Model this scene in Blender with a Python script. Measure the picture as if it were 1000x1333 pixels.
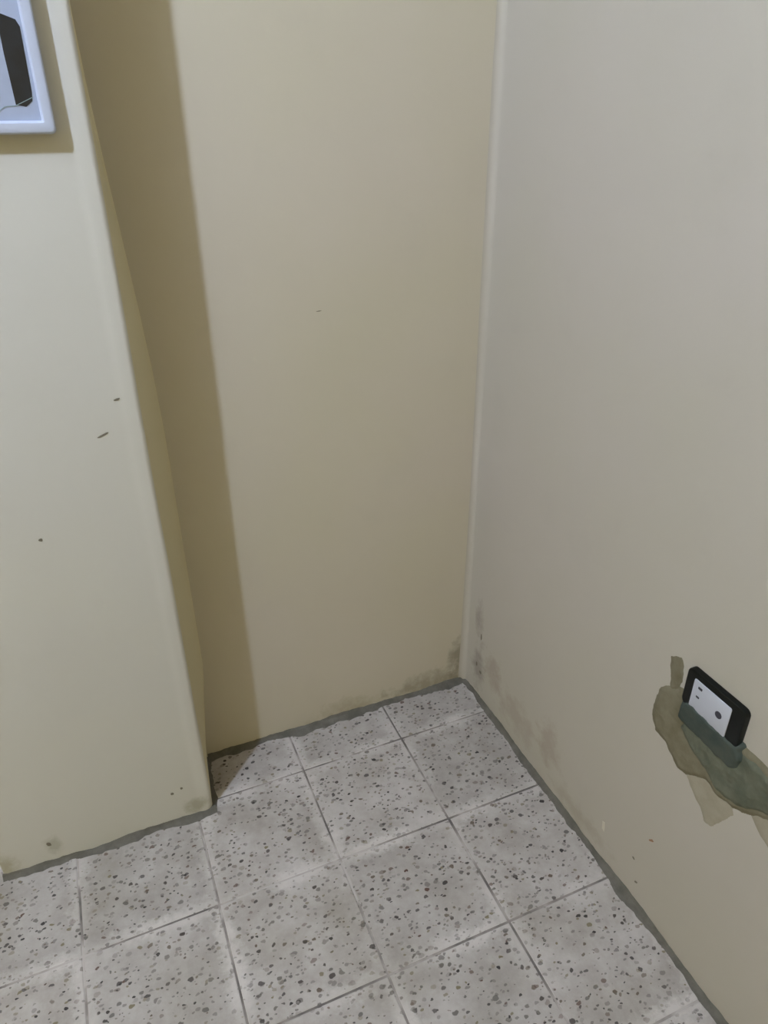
import bpy, bmesh, math, random
from mathutils import Matrix, Vector

for o in list(bpy.data.objects):
    bpy.data.objects.remove(o)
scene = bpy.context.scene
COL = scene.collection

# ------------------------------------------------------------------ camera
cam_data = bpy.data.cameras.new('camera')
cam_data.sensor_fit = 'VERTICAL'
cam_data.sensor_height = 36.0
cam_data.sensor_width = 27.0
cam_data.lens = 36.0 * 950.3 / 1333.0
cam_data.clip_start = 0.02
cam = bpy.data.objects.new('camera', cam_data)
COL.objects.link(cam)
R_ = Vector((0.9208, -0.3900, -0.0067)).normalized()
F_ = Vector((0.3379, 0.8059, -0.4861)).normalized()
U_ = R_.cross(F_).normalized()
R_ = F_.cross(U_)
cam.matrix_world = Matrix(((R_.x, U_.x, -F_.x, -0.778),
                           (R_.y, U_.y, -F_.y, -1.308),
                           (R_.z, U_.z, -F_.z, 1.3557),
                           (0, 0, 0, 1)))
scene.camera = cam

# ------------------------------------------------------------------ world, exposure
world = bpy.data.worlds.new('world')
scene.world = world
world.use_nodes = True
world.node_tree.nodes['Background'].inputs[0].default_value = (1.0, 0.77, 0.13, 1)
world.node_tree.nodes['Background'].inputs[1].default_value = 0.36
vs = scene.view_settings
vs.view_transform = 'Standard'
vs.look = 'None'
vs.gamma = 1.0
vs.use_curve_mapping = False
vs.exposure = 0.94

BULB_POS = (-1.85, -1.29, 2.72)      # bare bulb of this room (casts the sharp shadows)
BULB_STRENGTH = 1120.0
BULB_COLOR = (0.61, 0.73, 1.0)

# ------------------------------------------------------------------ helpers
rnd = random.Random(7)
ALBEDO = 0.70        # colours below are noted as they look; real paint and stone reflect less

def srgb(r, g, b):
    def f(c):
        c /= 255.0
        return c / 12.92 if c <= 0.04045 else ((c + 0.055) / 1.055) ** 2.4
    return (f(r) * ALBEDO, f(g) * ALBEDO, f(b) * ALBEDO, 1.0)

def obj(name, mesh, mat=None, parent=None):
    if isinstance(mesh, bmesh.types.BMesh):
        bm = mesh
        bmesh.ops.recalc_face_normals(bm, faces=bm.faces)
        mesh = bpy.data.meshes.new(name)
        bm.to_mesh(mesh)
        bm.free()
    if mat is not None and not mesh.materials:
        mesh.materials.append(mat)
    o = bpy.data.objects.new(name, mesh)
    COL.objects.link(o)
    if parent is not None:
        o.parent = parent
        o.matrix_parent_inverse = Matrix.Identity(4)
        w, q = Vector((0, 0, 0)), parent
        while q is not None:
            w += q.location
            q = q.parent
        o.location = -w
    return o

def thing(name, label, cat, loc=(0, 0, 0)):
    o = bpy.data.objects.new(name, None)
    o.empty_display_size = 0.05
    COL.objects.link(o)
    o.location = loc
    o['label'] = label
    o['category'] = cat
    return o

def structure(o):
    o['kind'] = 'structure'
    return o

def smooth(o):
    for p in o.data.polygons:
        p.use_smooth = True
    return o

def box(bm, x0, x1, y0, y1, z0, z1):
    v = [bm.verts.new((x, y, z)) for x in (x0, x1) for y in (y0, y1) for z in (z0, z1)]
    for f in ((0, 1, 3, 2), (4, 6, 7, 5), (0, 4, 5, 1), (2, 3, 7, 6), (0, 2, 6, 4), (1, 5, 7, 3)):
        bm.faces.new([v[i] for i in f])
    return v

class N:
    """small node-graph helper"""
    def __init__(self, name):
        self.mat = bpy.data.materials.new(name)
        self.mat.use_nodes = True
        self.t = self.mat.node_tree
        self.b = self.t.nodes['Principled BSDF']
    def n(self, kind, **kw):
        nd = self.t.nodes.new(kind)
        for k, v in kw.items():
            setattr(nd, k, v)
        return nd
    def link(self, a, b):
        self.t.links.new(a, b)
    def setin(self, nd, key, v):
        if hasattr(v, 'is_output') or isinstance(v, bpy.types.NodeSocket):
            self.link(v, nd.inputs[key])
        else:
            nd.inputs[key].default_value = v
    def pos(self):
        return self.n('ShaderNodeNewGeometry').outputs['Position']
    def objco(self):
        return self.n('ShaderNodeTexCoord').outputs['Object']
    def noise(self, vec, scale, detail=4, rough=0.55, color=False):
        nd = self.n('ShaderNodeTexNoise')
        self.setin(nd, 'Vector', vec)
        nd.inputs['Scale'].default_value = scale
        nd.inputs['Detail'].default_value = detail
        nd.inputs['Roughness'].default_value = rough
        return nd.outputs['Color' if color else 'Fac']
    def ramp(self, fac, stops, interp='LINEAR'):
        nd = self.n('ShaderNodeValToRGB')
        cr = nd.color_ramp
        cr.interpolation = interp
        while len(cr.elements) < len(stops):
            cr.elements.new(0.5)
        for e, (p, c) in zip(cr.elements, stops):
            e.position = p
            e.color = c if len(c) == 4 else (*c, 1)
        self.setin(nd, 'Fac', fac)
        return nd.outputs['Color']
    def math(self, op, a, b=0.0, c=None, clamp=False):
        nd = self.n('ShaderNodeMath', operation=op, use_clamp=clamp)
        self.setin(nd, 0, a)
        self.setin(nd, 1, b)
        if c is not None:
            self.setin(nd, 2, c)
        return nd.outputs[0]
    def remap(self, v, a, b, c=0.0, d=1.0):
        nd = self.n('ShaderNodeMapRange')
        self.setin(nd, 0, v)
        for i, x in enumerate((a, b, c, d)):
            nd.inputs[i + 1].default_value = x
        return nd.outputs[0]
    def mix(self, fac, a, b, mode='MIX'):
        nd = self.n('ShaderNodeMix', data_type='RGBA', blend_type=mode)
        self.setin(nd, 0, fac)
        self.setin(nd, 6, a)
        self.setin(nd, 7, b)
        return nd.outputs[2]
    def bump(self, h, strength=0.3, dist=0.002, normal=None):
        nd = self.n('ShaderNodeBump')
        nd.inputs['Strength'].default_value = strength
        nd.inputs['Distance'].default_value = dist
        self.setin(nd, 'Height', h)
        if normal is not None:
            self.link(normal, nd.inputs['Normal'])
        return nd.outputs[0]
    def out(self, color, rough=0.7, normal=None, spec=0.3):
        self.setin(self.b, 'Base Color', color)
        self.setin(self.b, 'Roughness', rough)
        self.b.inputs['Specular IOR Level'].default_value = spec
        if normal is not None:
            self.link(normal, self.b.inputs['Normal'])
        return self.mat

def simple(name, c, rough=0.6, spec=0.3, noise=0.0, scale=60):
    m = N(name)
    col = c
    if noise:
        d = tuple(x * (1 - noise) for x in c[:3]) + (1,)
        col = m.ramp(m.noise(m.pos(), scale), [(0.35, d), (0.65, c)])
    return m.out(col, rough, None, spec)

# ------------------------------------------------------------------ materials
def paint_material(name, base, tint, mould=None):
    m = N(name)
    p = m.pos()
    n1 = m.noise(p, 2.2, 3, 0.5)
    col = m.mix(m.remap(n1, 0.35, 0.65), base, tint)
    # faint cloudy patches of older paint
    n2 = m.noise(p, 6.5, 4, 0.6)
    col = m.mix(m.remap(n2, 0.56, 0.75, 0, 0.22), col, tuple(c * 0.86 for c in base[:3]) + (1,))
    if mould:
        # damp stain patches: each (centre, radius) in metres
        sep = p
        for (c, r, colr, amt) in mould:
            vm = m.n('ShaderNodeVectorMath', operation='SUBTRACT')
            m.link(sep, vm.inputs[0])
            vm.inputs[1].default_value = c
            sc = m.n('ShaderNodeVectorMath', operation='DIVIDE')
            m.link(vm.outputs[0], sc.inputs[0])
            sc.inputs[1].default_value = r
            ln = m.n('ShaderNodeVectorMath', operation='LENGTH')
            m.link(sc.outputs[0], ln.inputs[0])
            d = m.math('ADD', ln.outputs['Value'], m.math('MULTIPLY', m.math('SUBTRACT', m.noise(p, 28, 5, 0.65), 0.5), 2.6))
            col = m.mix(m.remap(d, 1.05, 0.25, 0, amt), col, colr)
    h = m.noise(p, 140, 3, 0.6)
    nb = m.bump(h, 0.10, 0.001)
    nb = m.bump(m.noise(p, 9, 3, 0.5), 0.22, 0.006, nb)
    return m.out(col, 0.62, nb, 0.25)

CREAM = srgb(214, 207, 190)
CREAM2 = srgb(212, 206, 184)
GREYSTAIN = srgb(120, 112, 98)
BROWNSTAIN = srgb(150, 132, 112)
M_back = paint_material('back_wall_paint', srgb(214, 205, 187), srgb(212, 204, 181), [
    ((-0.10, 0, 0.02), (0.13, 0.1, 0.045), srgb(140, 132, 108), 0.55),
    ((-0.02, 0, 0.08), (0.035, 0.1, 0.07), srgb(120, 115, 98), 0.6),
    ((-0.33, 0, 0.02), (0.10, 0.1, 0.035), srgb(160, 148, 115), 0.4),
])
M_right = paint_material('right_wall_paint', srgb(199, 192, 181), srgb(196, 190, 176), [
    ((0, -0.06, 0.24), (0.1, 0.022, 0.06), GREYSTAIN, 0.42),
    ((0, -0.07, 0.10), (0.1, 0.035, 0.08), srgb(125, 118, 108), 0.5),
    ((0, -0.14, 0.13), (0.1, 0.045, 0.06), BROWNSTAIN, 0.4),
    ((0, -0.25, 0.09), (0.1, 0.09, 0.06), BROWNSTAIN, 0.3),
    ((0, -0.38, 0.12), (0.1, 0.05, 0.07), BROWNSTAIN, 0.35),
    ((0, -0.50, 0.04), (0.1, 0.12, 0.03), srgb(160, 150, 128), 0.35),
])
M_pier = paint_material('pier_paint', srgb(221, 219, 208), srgb(218, 216, 208), [
    ((-0.74, -0.15, 0.03), (0.03, 0.1, 0.03), srgb(150, 142, 105), 0.5),
    ((-1.03, -0.15, 0.05), (0.02, 0.1, 0.03), srgb(140, 135, 105), 0.4),
    ((-1.12, -0.15, 0.03), (0.03, 0.1, 0.04), srgb(150, 138, 90), 0.5),
])
M_ceil = simple('ceiling_paint', srgb(228, 222, 200), 0.8)

def terrazzo():
    m = N('terrazzo')
    p = m.pos()
    info = m.n('ShaderNodeObjectInfo')
    # base cement matrix
    base = m.mix(m.remap(m.noise(p, 9, 6, 0.7), 0.36, 0.64), srgb(176, 168, 161), srgb(206, 199, 194))
    tone = m.remap(info.outputs['Random'], 0, 1, 0.90, 1.06)
    tc = m.n('ShaderNodeCombineColor')
    m.link(tone, tc.inputs[0]); m.link(tone, tc.inputs[1]); m.link(tone, tc.inputs[2])
    base = m.mix(1.0, base, tc.outputs[0], 'MULTIPLY')
    # pale worn border of each tile
    oc = m.n('ShaderNodeSeparateXYZ')
    m.link(m.objco(), oc.inputs[0])
    ex = m.math('ABSOLUTE', oc.outputs[0]); ey = m.math('ABSOLUTE', oc.outputs[1])
    e = m.math('MAXIMUM', ex, ey)
    e = m.math('ADD', e, m.math('MULTIPLY', m.math('SUBTRACT', m.noise(p, 55, 5, 0.7), 0.5), 0.06))
    edge = m.remap(e, 0.098, 0.119)
    edge = m.math('MULTIPLY', edge, m.remap(m.noise(p, 7, 2, 0.5), 0.40, 0.60, 0.15, 0.9))
    base = m.mix(edge, base, srgb(226, 219, 214))
    # warp for irregular chips
    w = m.noise(p, 90, 2, 0.5, color=True)
    vm = m.n('ShaderNodeVectorMath', operation='MULTIPLY_ADD')
    m.link(w, vm.inputs[0]); vm.inputs[1].default_value = (0.008, 0.008, 0.0); m.link(p, vm.inputs[2])
    col = base
    chipmask = None
    for scale, thr, lo, keep, rot in ((54, 0.34, 0.14, 0.26, 0.3), (84, 0.42, 0.16, 0.27, 1.1), (140, 0.42, 0.16, 0.10, 2.0)):
        mp = m.n('ShaderNodeMapping')
        m.link(vm.outputs[0], mp.inputs['Vector'])
        mp.inputs['Rotation'].default_value = (0, 0, rot)
        mp.inputs['Location'].default_value = (rot * 3.1, rot * 1.7, 0)
        mp.inputs['Scale'].default_value = (1, 1.35, 0)
        v = m.n('ShaderNodeTexVoronoi', voronoi_dimensions='2D')
        m.link(mp.outputs[0], v.inputs['Vector'])
        v.inputs['Scale'].default_value = scale
        v.inputs['Randomness'].default_value = 0.95
        sc = m.n('ShaderNodeSeparateColor')
        m.link(v.outputs['Color'], sc.inputs[0])
        size = m.remap(sc.outputs[0], 1 - keep, 1.0, lo, thr)
        present = m.math('GREATER_THAN', sc.outputs[0], 1 - keep)
        msk = m.remap(m.math('SUBTRACT', size, v.outputs['Distance']), -0.01, 0.05)
        msk = m.math('MULTIPLY', msk, present)
        chip = m.ramp(sc.outputs[1], [(0.0, srgb(52, 47, 46)), (0.30, srgb(72, 64, 60)), (0.48, srgb(112, 98, 84)),
                                      (0.62, srgb(128, 122, 116)), (0.74, srgb(98, 70, 58)), (0.80, srgb(134, 124, 98)),
                                      (0.90, srgb(150, 144, 138))], 'CONSTANT')
        fade = m.remap(sc.outputs[2], 0, 1, 0.35, 1.0)
        msk = m.math('MULTIPLY', msk, fade)
        msk = m.math('MULTIPLY', msk, m.remap(edge, 0, 1, 1.0, 0.35))
        col = m.mix(msk, col, chip)
    # dirt film
    col = m.mix(m.remap(m.noise(p, 5, 5, 0.65), 0.50, 0.72, 0, 0.35), col, srgb(150, 140, 120))
    nb = m.bump(m.noise(p, 220, 3, 0.6), 0.12, 0.0008)
    return m.out(col, m.remap(m.noise(p, 30, 3), 0.3, 0.7, 0.45, 0.65), nb, 0.35)
M_tile = terrazzo()

def grout():
    m = N('grout')
    p = m.pos()
    c = m.ramp(m.noise(p, 6, 4, 0.6), [(0.40, srgb(120, 115, 112)), (0.50, srgb(166, 158, 152)), (0.58, srgb(208, 200, 194))])
    return m.out(c, 0.9, m.bump(m.noise(p, 150, 3), 0.3, 0.001), 0.1)
M_grout = grout()

def cement(name, c0, c1, scale=25, bump=0.5):
    m = N(name)
    p = m.pos()
    c = m.mix(m.remap(m.noise(p, scale, 5, 0.65), 0.35, 0.65), c0, c1)
    return m.out(c, 0.92, m.bump(m.noise(p, 180, 4, 0.65), bump, 0.0012), 0.12)
M_fillet = cement('joint_cement', srgb(102, 100, 92), srgb(124, 120, 112))
M_patch = cement('dry_cement', srgb(120, 114, 92), srgb(138, 132, 112))
M_patch_mid = cement('grey_cement', srgb(98, 102, 88), srgb(118, 120, 104))
M_patch_dark = cement('dark_cement', srgb(74, 84, 80), srgb(90, 96, 88))
M_smear = cement('cement_smear', srgb(164, 157, 138), srgb(177, 170, 152), 30, 0.2)

# ------------------------------------------------------------------ room shell
RX0, RY0, H = -3.6, -3.9, 2.95
PX0, PX1, PY = -1.131, -0.708, -0.1525

bm = bmesh.new(); box(bm, RX0, 0.15, RY0, 0.15, -0.12, -0.0013)
floor = structure(obj('floor', bm, M_grout))
bm = bmesh.new(); box(bm, RX0 - 0.15, 0.15, RY0 - 0.15, 0.15, H, H + 0.12)
structure(obj('ceiling', bm, M_ceil))

def loft(profile_at, zs):
    """vertical prism whose closed xy profile may change with height"""
    bm = bmesh.new()
    rings = []
    for z in zs:
        rings.append([bm.verts.new((x, y, z)) for x, y in profile_at(z)])
    k = len(rings[0])
    for a, b in zip(rings[:-1], rings[1:]):
        for i in range(k):
            j = (i + 1) % k
            bm.faces.new((a[i], a[j], b[j], b[i]))
    bm.faces.new(rings[0]); bm.faces.new(rings[-1])
    return bm

ZS = [0, 0.05, 0.12, 0.28, 0.6, 1.0, 1.4, 1.9, 2.4, H]
def zwave(z, a, s):
    return a * (math.sin(z * 5.1 + s) * 0.6 + math.sin(z * 11.7 + 2.3 * s) * 0.4)

def prof_back(z):
    return [(RX0, 0.0), (-0.35, 0.0), (0.05, 0.0), (0.05, 0.15), (RX0, 0.15)]
wall_back = structure(obj('wall_back', loft(prof_back, [-0.12, H]), M_back))

def prof_right(z):
    # plaster cove in the corner, then the wall face
    r = 0.014 + zwave(z, 0.004, 1.0)
    pts = []
    for i in range(9):
        a = math.pi / 2 * i / 8
        pts.append((-r + r * math.sin(a), -r + r * math.cos(a)))
    # the wall bulges by a millimetre or two beside the cove
    pts += [(-0.0006, -0.040), (-0.0003, -0.06), (0, -0.12), (0, RY0), (0.15, RY0), (0.15, 0.002), (-r, 0.002)]
    return pts
wall_right = structure(smooth(obj('wall_right', loft(prof_right, [-0.12] + ZS[1:]), M_right)))
def auto_smooth(o, ang=40):
    for e in o.data.edges:
        e.use_edge_sharp = False
    bm = bmesh.new(); bm.from_mesh(o.data)
    for e in bm.edges:
        if len(e.link_faces) == 2 and e.calc_face_angle(0) > math.radians(ang):
            e.smooth = False
    bm.to_mesh(o.data); bm.free()
    for p in o.data.polygons:
        p.use_smooth = True
auto_smooth(wall_right)

def prof_pier(z):
    # splayed right side, rounded plaster corner with a corner-bead ridge
    zz = max(0.0, min(1.0, z / 0.28))
    bx = -0.694 + (0.694 - 0.667) * zz
    zt = max(0.0, min(1.0, (z - 0.80) / 0.75))
    bx -= 0.033 * zt * zt * (3 - 2 * zt)
    r = 0.009
    w = zwave(z, 0.0012, 0.4)
    if z < 0.03:
        r = 0.014
    x1 = PX1 + w
    pts = [(PX0 + 0.0, 0.03), (PX0, PY + 0.010), (PX0 + 0.003, PY + 0.003), (PX0 + 0.010, PY)]
    pts += [(PX0 + 0.2, PY), (x1 - 0.036, PY + 0.0002), (x1 - 0.030, PY + 0.0006), (x1 - 0.025, PY - 0.0001), (x1 - 0.020, PY - 0.0001)]
    for i in range(7):
        a = math.pi / 2 * i / 6
        pts.append((x1 - r + r * math.sin(a), PY + r - r * math.cos(a)))
    pts += [(bx - 0.004, -0.006), (bx, 0.0), (bx, 0.03)]
    return pts
pier_z = [-0.02, 0.004, 0.03, 0.08, 0.16, 0.28] + [0.28 + i * (H - 0.28) / 24 for i in range(1, 25)]
wall_pier = structure(obj('wall_pier', loft(prof_pier, pier_z), M_pier))
auto_smooth(wall_pier, 25)
M_side = paint_material('pier_side_shade_tint', srgb(240, 229, 190), srgb(236, 226, 186))
wall_pier.data.materials.append(M_side)      # the side's warm shaded tone is put into a yellower, lighter colour
for p in wall_pier.data.polygons:
    if p.normal.x > 0.80:
        p.material_index = 1

# ------------------------------------------------------------------ terrazzo floor tiles, one by one
T = 0.25
GAP = 0.0019
X_J = -0.2418          # first joint from the right wall
Y_J = -0.1286          # first joint from the back wall
def tile_mesh(hx, hy, seed, sx=0.0, sy=0.0):
    """bevelled slab with slightly chipped edges; (sx, sy) is the offset of its centre"""
    r = random.Random(seed)
    bm = bmesh.new()
    nseg = 6
    per = []
    cs = [(-hx, -hy), (hx, -hy), (hx, hy), (-hx, hy)]
    for i in range(4):
        a, b = cs[i], cs[(i + 1) % 4]
        for k in range(nseg):
            t = k / nseg
            per.append((a[0] + (b[0] - a[0]) * t, a[1] + (b[1] - a[1]) * t))
    top, mid, bot = [], [], []
    for (x, y) in per:
        j = 0.0010 + 0.0012 * r.random()
        ix = x - math.copysign(min(j, abs(x)), x) if abs(abs(x) - hx) < 1e-6 else x
        iy = y - math.copysign(min(j, abs(y)), y) if abs(abs(y) - hy) < 1e-6 else y
        top.append(bm.verts.new((sx + ix, sy + iy, 0.0)))
        mid.append(bm.verts.new((sx + x, sy + y, -0.0012)))
        bot.append(bm.verts.new((sx + x, sy + y, -0.020)))
    n = len(per)
    for i in range(n):
        j = (i + 1) % n
        bm.faces.new((top[i], mid[i], mid[j], top[j]))
        bm.faces.new((mid[i], bot[i], bot[j], mid[j]))
    bm.faces.new(top)
    bmesh.ops.recalc_face_normals(bm, faces=bm.faces)
    me = bpy.data.meshes.new('floor_tile')
    bm.to_mesh(me); bm.free()
    me.materials.append(M_tile)
    return me

whole = [tile_mesh(T / 2 - GAP, T / 2 - GAP, 40 + s) for s in range(4)]
cut_cache = {}
nx = int((X_J - RX0) / T) + 1
ny = int((Y_J - RY0) / T) + 1
for i in range(-1, nx):
    x1 = X_J - i * T
    x0 = x1 - T
    cx = (x0 + x1) / 2
    a0, a1 = max(x0 + GAP, RX0 + 0.004), min(x1 - GAP, -0.003)
    if a1 - a0 < 0.02:
        continue
    for j in range(-1, ny):
        y1 = Y_J - j * T
        y0 = y1 - T
        cy = (y0 + y1) / 2
        b0, b1 = max(y0 + GAP, RY0 + 0.004), min(y1 - GAP, -0.003)
        if b1 - b0 < 0.02:
            continue
        if a1 - a0 > T - 3 * GAP and b1 - b0 > T - 3 * GAP:
            me = whole[rnd.randrange(4)]
        else:
            key = (round(a0 - cx, 4), round(a1 - cx, 4), round(b0 - cy, 4), round(b1 - cy, 4))
            if key not in cut_cache:
                cut_cache[key] = tile_mesh((a1 - a0) / 2, (b1 - b0) / 2, 90 + len(cut_cache), (a0 + a1) / 2 - cx, (b0 + b1) / 2 - cy)
            me = cut_cache[key]
        o = bpy.data.objects.new('floor_tile', me)
        COL.objects.link(o)
        o.parent = floor
        o.location = (cx, cy, rnd.uniform(-0.0006, 0.0002))
        o.rotation_euler = (rnd.uniform(-0.002, 0.002), rnd.uniform(-0.002, 0.002), rnd.uniform(-0.002, 0.002))

# ------------------------------------------------------------------ rough cement joint between floor and walls
def smooth_noise(n, seed, win=5):
    r = random.Random(seed)
    raw = [r.uniform(-1, 1) for _ in range(n + 2 * win)]
    return [sum(raw[i:i + 2 * win + 1]) / (2 * win + 1) * 2.2 for i in range(n)]

def fillet(name, p0, p1, nrm, w, h, seed, taper=None):
    p0, p1, nrm = Vector(p0), Vector(p1), Vector(nrm)
    L = (p1 - p0).length
    n = max(4, int(L / 0.008))
    nw, nh, nf = smooth_noise(n + 1, seed), smooth_noise(n + 1, seed + 1), smooth_noise(n + 1, seed + 2, 1)
    bm = bmesh.new()
    rows = []
    for i in range(n + 1):
        t = i / n
        base = p0.lerp(p1, t)
        k = taper(t) if taper else 1.0
        ww = w * k * (1 + 0.75 * nw[i]) + 0.0012 * nf[i]
        hh = h * k * (1 + 0.6 * nh[i])
        prof = [(-0.004, -0.006), (-0.004, hh), (0.0008, hh * 0.96), (ww * 0.25, hh * 0.48 + 0.001), (ww * 0.62, hh * 0.16 + 0.0008), (ww, 0.0003), (ww + 0.001, -0.006)]
        rows.append([bm.verts.new(base + nrm * a + Vector((0, 0, b))) for a, b in prof])
    for a, b in zip(rows[:-1], rows[1:]):
        for k in range(len(a)):
            j = (k + 1) % len(a)
            bm.faces.new((a[k], a[j], b[j], b[k]))
    bm.faces.new(rows[0]); bm.faces.new(rows[-1])
    return structure(obj(name, bm, M_fillet))

fillet('baseboard_back', (-0.690, 0, 0), (0, 0, 0), (0, -1, 0), 0.017, 0.011, 11)
fillet('baseboard_right', (0, -0.004, 0), (0, RY0, 0), (-1, 0, 0), 0.011, 0.010, 21)
fillet('baseboard_pier', (PX0, PY, 0), (PX1 + 0.007, PY, 0), (0, -1, 0), 0.013, 0.009, 31)
_n = Vector((0.1525, -0.014, 0)).normalized()
fillet('baseboard_pier_side', (PX1 - 0.001, PY + 0.004, 0), (-0.694, -0.002, 0), tuple(_n), 0.009, 0.006, 41)
fillet('baseboard_alcove', (RX0, 0, 0), (PX0, 0, 0), (0, -1, 0), 0.015, 0.010, 51)

# ------------------------------------------------------------------ small flakes and scuffs on the plaster
def flake(name, centre, axis, a, b, ang, mat, parent, seed, th=0.0006):
    """thin irregular chip lying on a wall; axis 'x' = right wall, 'y' = pier or back wall"""
    r = random.Random(seed)
    bm = bmesh.new()
    lo, hi = [], []
    k = 9
    for i in range(k):
        t = 2 * math.pi * i / k
        s = r.uniform(0.75, 1.2)
        u, v = a * s * math.cos(t), b * s * math.sin(t)
        u, v = u * math.cos(ang) - v * math.sin(ang), u * math.sin(ang) + v * math.cos(ang)
        for lst, off in ((lo, 0.001), (hi, -th)):
            if axis == 'x':
                q = (centre[0] + off, centre[1] + u, centre[2] + v)
            else:
                q = (centre[0] + u, centre[1] + off, centre[2] + v)
            lst.append(bm.verts.new(q))
    bm.faces.new(hi); bm.faces.new(lo[::-1])
    for i in range(k):
        j = (i + 1) % k
        bm.faces.new((lo[i], lo[j], hi[j], hi[i]))
    return obj(name, bm, mat, parent)

M_nick = simple('bare_plaster_nick', srgb(134, 128, 116), 0.9, 0.1)
M_red = simple('rusty_speck', srgb(165, 132, 108), 0.9, 0.1)
M_white = simple('filler_spot', srgb(222, 216, 200), 0.8, 0.2)
flake('paint_nick', (-0.743, PY + 0.0002, 0.9594), 'y', 0.0055, 0.0016, 0.15, M_nick, wall_pier, 1)
flake('paint_nick', (-0.774, PY, 0.9045), 'y', 0.0085, 0.0018, 0.35, M_nick, wall_pier, 2)
flake('paint_nick', (-0.9001, PY, 0.7418), 'y', 0.0035, 0.003, 0.3, M_nick, wall_pier, 3)
flake('paint_nick', (-0.765, PY, 0.093), 'y', 0.003, 0.003, 0.3, M_nick, wall_pier, 4)
flake('paint_nick', (-0.785, PY, 0.085), 'y', 0.003, 0.0035, 0.3, M_nick, wall_pier, 5)
flake('paint_nick', (-1.035, PY, 0.055), 'y', 0.004, 0.006, 0.6, M_nick, wall_pier, 6)
flake('paint_nick', (-0.358, 0, 1.023), 'y', 0.006, 0.0009, 0.05, M_nick, wall_back, 7)
flake('filler_spot', (0, -0.580, 0.0906), 'x', 0.0045, 0.013, -0.1, M_white, wall_right, 8)
flake('rusty_speck', (0, -0.6951, 0.1879), 'x', 0.007, 0.0025, -0.75, M_red, wall_right, 9)
flake('paint_nick', (0, -0.6854, 0.0548), 'x', 0.004, 0.0025, -0.7, M_nick, wall_right, 10)
flake('paint_nick', (0, -0.6674, 0.1025), 'x', 0.0035, 0.002, 0.3, M_nick, wall_right, 11)
flake('paint_nick', (0, -0.075, 0.197), 'x', 0.003, 0.010, 0.0, M_nick, wall_right, 12)
flake('paint_nick', (0, -0.062, 0.100), 'x', 0.004, 0.007, 0.0, M_nick, wall_right, 13)
flake('paint_nick', (0, -0.082, 0.088), 'x', 0.006, 0.004, 0.0, M_nick, wall_right, 14)

# ------------------------------------------------------------------ cement patch around the socket (right wall)
def seg_dist(p, a, b):
    ax, ay = a; bx, by = b
    dx, dy = bx - ax, by - ay
    L = dx * dx + dy * dy
    t = max(0, min(1, ((p[0] - ax) * dx + (p[1] - ay) * dy) / L)) if L else 0
    return math.hypot(p[0] - ax - t * dx, p[1] - ay - t * dy)
def inside(p, poly):
    c = False
    n = len(poly)
    for i in range(n):
        (x1, y1), (x2, y2) = poly[i], poly[(i + 1) % n]
        if (y1 > p[1]) != (y2 > p[1]) and p[0] < (x2 - x1) * (p[1] - y1) / (y2 - y1) + x1:
            c = not c
    return c

def mortar(name, poly, thick, ramp_w, rough, mat, parent, seed, cell=0.0026, slope=None):
    """hand-trowelled mortar: a height field over an outline in wall coordinates (y, z)"""
    from mathutils import noise
    ys = [p[0] for p in poly]; zs = [p[1] for p in poly]
    m = 0.006
    n1 = int((max(ys) - min(ys) + 2 * m) / cell) + 1
    n2 = int((max(zs) - min(zs) + 2 * m) / cell) + 1
    bm = bmesh.new()
    grid = {}
    for i in range(n1 + 1):
        for j in range(n2 + 1):
            p = (min(ys) - m + i * cell, min(zs) - m + j * cell)
            d = min(seg_dist(p, poly[k], poly[(k + 1) % len(poly)]) for k in range(len(poly)))
            if not inside(p, poly):
                d = -d
            d += 0.0025 * noise.noise(Vector((p[0] * 90 + seed, p[1] * 90, seed)))
            if d < -0.005:
                continue
            t = max(0.0, min(1.0, d / ramp_w))
            t = t * t * (3 - 2 * t)
            if slope:
                k = max(0.0, min(1.0, (p[1] - slope[0]) / (slope[1] - slope[0])))
                t *= 0.55 + 0.45 * k * k * (3 - 2 * k)
            h = (thick * t if d > 0 else d * 0.5) + (rough * t) * (noise.noise(Vector((p[0] * 45, p[1] * 45, seed))) + 0.5 * noise.noise(Vector((p[0] * 140, p[1] * 140, seed))))
            if d > 0:
                h = max(h, 0.0003 * min(1, d / 0.001))
            grid[(i, j)] = bm.verts.new((-h, p[0], p[1]))
    for (i, j), v in grid.items():
        q = [grid.get(k) for k in ((i, j), (i + 1, j), (i + 1, j + 1), (i, j + 1))]
        if all(q):
            bm.faces.new(q)
    for v in list(bm.verts):
        if not v.link_faces:
            bm.verts.remove(v)
    return smooth(obj(name, bm, mat, parent))

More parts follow.
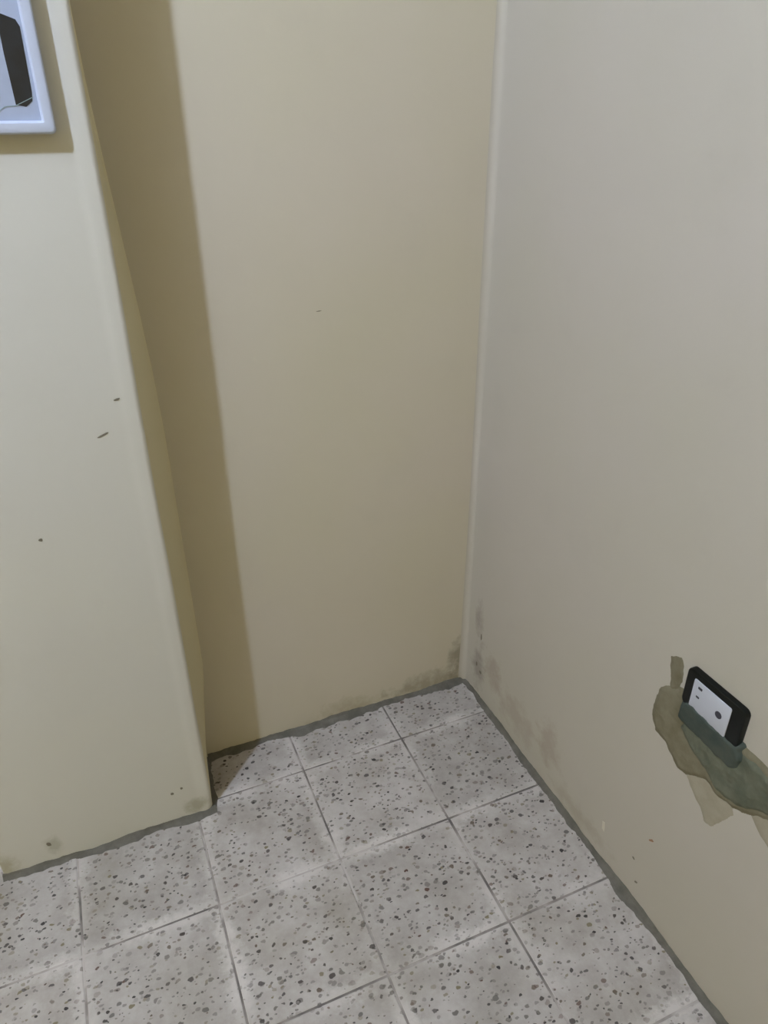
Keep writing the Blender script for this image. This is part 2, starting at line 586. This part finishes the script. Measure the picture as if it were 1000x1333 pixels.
patch = thing('cement_patch', 'rough unpainted grey cement patch on the wall below the black socket', 'cement patch', (0, -0.76, 0.45))
olive = [(-0.6553, 0.5266), (-0.6373, 0.508), (-0.6319, 0.4673), (-0.6333, 0.4426), (-0.6481, 0.4187), (-0.6726, 0.4155), (-0.6919, 0.4005),
         (-0.7102, 0.3886), (-0.7279, 0.3919), (-0.7633, 0.4181), (-0.786, 0.4096), (-0.8202, 0.4152), (-0.8465, 0.4311), (-0.8712, 0.4500),
         (-0.905, 0.455), (-0.935, 0.475), (-0.930, 0.505), (-0.895, 0.527), (-0.849, 0.5357), (-0.8209, 0.5366), (-0.7869, 0.54), (-0.693, 0.548), (-0.6711, 0.5364)]
mortar('dry_mortar', olive, 0.0035, 0.010, 0.0018, M_patch, patch, 3.0)
midp = [(-0.700, 0.520), (-0.690, 0.470), (-0.720, 0.447), (-0.7633, 0.4300), (-0.786, 0.4170), (-0.8202, 0.4210), (-0.8465, 0.4360), (-0.8712, 0.4560),
        (-0.902, 0.462), (-0.925, 0.480), (-0.920, 0.500), (-0.895, 0.520), (-0.849, 0.531), (-0.800, 0.535)]
mortar('grey_mortar', midp, 0.0062, 0.014, 0.0022, M_patch_mid, patch, 8.0)
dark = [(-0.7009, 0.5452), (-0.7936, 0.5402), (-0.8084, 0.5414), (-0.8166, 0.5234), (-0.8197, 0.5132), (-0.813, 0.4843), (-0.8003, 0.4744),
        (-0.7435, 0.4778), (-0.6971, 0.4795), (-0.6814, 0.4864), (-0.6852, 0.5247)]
mortar('dark_mortar', dark, 0.0135, 0.012, 0.0012, M_patch_dark, patch, 5.0, slope=(0.478, 0.535))  # darker grey-green mortar mound directly below the socket
smear = [(-0.7271, 0.3948), (-0.748, 0.3715), (-0.7654, 0.3602), (-0.7807, 0.3429), (-0.7946, 0.343), (-0.8076, 0.3689), (-0.8234, 0.4042),
         (-0.8187, 0.4206), (-0.7852, 0.4225), (-0.7625, 0.425), (-0.735, 0.410)]
mortar('mortar_smear', smear, 0.0008, 0.008, 0.0004, M_smear, patch, 6.0)
smear2 = [(-0.8435, 0.4411), (-0.862, 0.422), (-0.8845, 0.410), (-0.905, 0.405), (-0.915, 0.425), (-0.905, 0.460), (-0.8704, 0.4657)]
mortar('mortar_smear', smear2, 0.0008, 0.008, 0.0004, M_smear, patch, 7.0)
strip = [(-0.6436, 0.5785), (-0.6649, 0.5934), (-0.672, 0.580), (-0.6768, 0.5582), (-0.6740, 0.530), (-0.6573, 0.5201)]
mortar('filled_chase', strip, 0.0020, 0.006, 0.0008, M_patch, patch, 9.0, 0.002)

# ------------------------------------------------------------------ wall socket
M_black = simple('black_plastic', srgb(8, 14, 14), 0.4, 0.3)
M_face = simple('white_plastic', srgb(206, 210, 222), 0.35, 0.5)
M_dark = simple('socket_hole_plastic', srgb(70, 70, 80), 0.5, 0.3)
sock = thing('wall_socket', 'black rimmed wall socket with white face above the cement patch', 'wall socket', (0, -0.745, 0.56))

def plate(name, y0, y1, z0, z1, x_back, x_front, r, mat, parent, bev=0.002, seg=5):
    """rounded rectangular plate standing on the right wall"""
    bm = bmesh.new()
    def ring(inset, x):
        pts = []
        rr = max(0.0005, r - inset)
        a0, a1, b0, b1 = y0 + inset, y1 - inset, z0 + inset, z1 - inset
        for (cy, cz, s) in ((a1 - rr, b1 - rr, 0), (a0 + rr, b1 - rr, 1), (a0 + rr, b0 + rr, 2), (a1 - rr, b0 + rr, 3)):
            for k in range(seg + 1):
                t = math.pi / 2 * (s + k / seg)
                pts.append(bm.verts.new((x, cy + rr * math.cos(t), cz + rr * math.sin(t))))
        return pts
    rings = [ring(0, x_back), ring(0, x_front + bev), ring(bev * 0.3, x_front + bev * 0.3), ring(bev, x_front)]
    k = len(rings[0])
    for a, b in zip(rings[:-1], rings[1:]):
        for i in range(k):
            j = (i + 1) % k
            bm.faces.new((a[i], a[j], b[j], b[i]))
    bm.faces.new(rings[0]); bm.faces.new(rings[-1])
    o = obj(name, bm, mat, parent)
    auto_smooth(o, 35)
    return o
frame = plate('outer_frame', -0.8025, -0.6900, 0.5270, 0.5990, 0.002, -0.0105, 0.010, M_black, sock)
face = plate('face_plate', -0.7795, -0.7065, 0.5310, 0.5875, -0.009, -0.0116, 0.003, M_face, sock, 0.0008)
def disc(name, y, z, r, parent, x0=-0.011, x1=-0.0120, ry=1.0):
    bm = bmesh.new()
    a = [bm.verts.new((x0, y + r * math.cos(t * math.pi / 8), z + r * ry * math.sin(t * math.pi / 8))) for t in range(16)]
    b = [bm.verts.new((x1, y + r * math.cos(t * math.pi / 8), z + r * ry * math.sin(t * math.pi / 8))) for t in range(16)]
    for i in range(16):
        j = (i + 1) % 16
        bm.faces.new((a[i], a[j], b[j], b[i]))
    bm.faces.new(a); bm.faces.new(b)
    return obj(name, bm, M_dark, parent)
disc('pin_hole', -0.7611, 0.5601, 0.0062, sock)
plate('pin_slot', -0.7245, -0.7165, 0.5745, 0.5790, -0.011, -0.0120, 0.001, M_dark, sock, 0.0003)
plate('pin_slot', -0.7225, -0.7160, 0.5575, 0.5610, -0.011, -0.0120, 0.001, M_dark, sock, 0.0003)

# ------------------------------------------------------------------ framed picture on the pier
M_frame = simple('white_frame', srgb(205, 214, 236), 0.4, 0.4)
M_print = simple('pale_print', srgb(176, 188, 214), 0.3, 0.5, 0.06, 30)
M_panel = simple('dark_print', srgb(34, 42, 56), 0.35, 0.5, 0.45, 30)
M_line = simple('reflection_line', srgb(150, 172, 178), 0.4, 0.4)  # reflection across the print, put in as a pale strip
pic = thing('picture_frame', 'white framed print with dark upright panels hung on the pier', 'picture', (-0.92, PY, 1.33))
FX0, FX1, FZ0, FZ1, FD = -1.087, -0.7530, 1.3272, 1.590, 0.020
def frame_ring():
    bm = bmesh.new()
    def ring(ins, y, r):
        a0, a1, b0, b1 = FX0 + ins, FX1 - ins, FZ0 + ins, FZ1 - ins
        pts = []
        for (cx, cz, s) in ((a1 - r, b1 - r, 0), (a0 + r, b1 - r, 1), (a0 + r, b0 + r, 2), (a1 - r, b0 + r, 3)):
            for k in range(5):
                t = math.pi / 2 * (s + k / 4)
                pts.append(bm.verts.new((cx + r * math.cos(t), PY + y, cz + r * math.sin(t))))
        return pts
    rings = [ring(0, 0.0, 0.006), ring(0, -FD + 0.003, 0.006), ring(0.001, -FD + 0.001, 0.006), ring(0.003, -FD, 0.005), ring(0.0125, -FD + 0.0005, 0.002),
             ring(0.0150, -FD + 0.004, 0.001), ring(0.0155, -0.006, 0.001), ring(0.0155, 0.0, 0.001)]
    k = len(rings[0])
    for a, b in zip(rings, rings[1:] + rings[:1]):
        for i in range(k):
            j = (i + 1) % k
            bm.faces.new((a[i], a[j], b[j], b[i]))
    return bm
fr = obj('frame', frame_ring(), M_frame, pic)
auto_smooth(fr, 35)
bm = bmesh.new(); box(bm, FX0 + 0.014, FX1 - 0.014, PY - 0.0115, PY - 0.002, FZ0 + 0.014, FZ1 - 0.014)
print_sheet = obj('print_sheet', bm, M_print, pic)

def flat_poly(name, pts, mat, parent, y0, y1):
    bm = bmesh.new()
    a = [bm.verts.new((x, y0, z)) for x, z in pts]
    b = [bm.verts.new((x, y1, z)) for x, z in pts]
    bm.faces.new(a); bm.faces.new(b)
    for i in range(len(pts)):
        j = (i + 1) % len(pts)
        bm.faces.new((a[i], a[j], b[j], b[i]))
    return obj(name, bm, mat, parent)
panel = [(-0.7944, 1.4560), (-0.7896, 1.4552), (-0.7743, 1.4497), (-0.7708, 1.4425), (-0.7726, 1.3744), (-0.7742, 1.3640), (-0.7825, 1.3577), (-0.7942, 1.36), (-0.7952, 1.4149)]
for k in range(6):
    dx = -0.0360 * k - (0.0 if k == 0 else 0.0015)
    flat_poly('dark_panel', [(x + dx, z) for x, z in panel], M_panel, print_sheet, PY - 0.0112, PY - 0.0119)
    flat_poly('reflection_line', [(-0.8160 + dx, 1.3520), (-0.8067 + dx, 1.3580), (-0.7947 + dx, 1.3585), (-0.7725 + dx, 1.3680), (-0.7725 + dx, 1.3688),
                            (-0.7950 + dx, 1.3593), (-0.8070 + dx, 1.3588), (-0.8163 + dx, 1.3528)], M_line, print_sheet, PY - 0.0113, PY - 0.0122)

# ------------------------------------------------------------------ the two ceiling bulbs of the room
M_holder = simple('bulb_holder_plastic', srgb(225, 222, 212), 0.5)
def lathe(bm, prof, cx, cy, seg=20):
    rows = []
    for r, z in prof:
        rows.append([bm.verts.new((cx + r * math.cos(2 * math.pi * i / seg), cy + r * math.sin(2 * math.pi * i / seg), z)) for i in range(seg)])
    for a, b in zip(rows[:-1], rows[1:]):
        for i in range(seg):
            j = (i + 1) % seg
            bm.faces.new((a[i], a[j], b[j], b[i]))
    bm.faces.new(rows[0]); bm.faces.new(rows[-1])
def bulb(pos, strength, color, label):
    x, y, z = pos
    t = thing('ceiling_lamp', label, 'lamp', (x, y, H))
    bm = bmesh.new()
    lathe(bm, [(0.055, H), (0.055, H - 0.012), (0.045, H - 0.020), (0.024, H - 0.024), (0.022, H - 0.09), (0.018, H - 0.095)], x, y)
    smooth(obj('lamp_holder', bm, M_holder, t)); auto_smooth(t.children[0], 35)
    bm = bmesh.new()
    top = H - 0.09
    prof = [(0.013, top), (0.016, top - 0.02), (0.024, top - 0.045)]
    for i in range(9):
        a = math.pi * (0.30 + 0.68 * i / 8)
        prof.append((max(0.004, 0.040 * math.sin(a)), z + 0.040 * math.cos(a)))
    lathe(bm, prof, x, y)
    m = N('lit_bulb_glass')
    m.b.inputs['Base Color'].default_value = (0.9, 0.9, 0.9, 1)
    m.b.inputs['Emission Color'].default_value = (*color, 1)
    m.b.inputs['Emission Strength'].default_value = strength
    smooth(obj('bulb', bm, m.mat, t))
bulb(BULB_POS, BULB_STRENGTH, BULB_COLOR, 'bare cool white bulb in a ceiling holder before the pier')
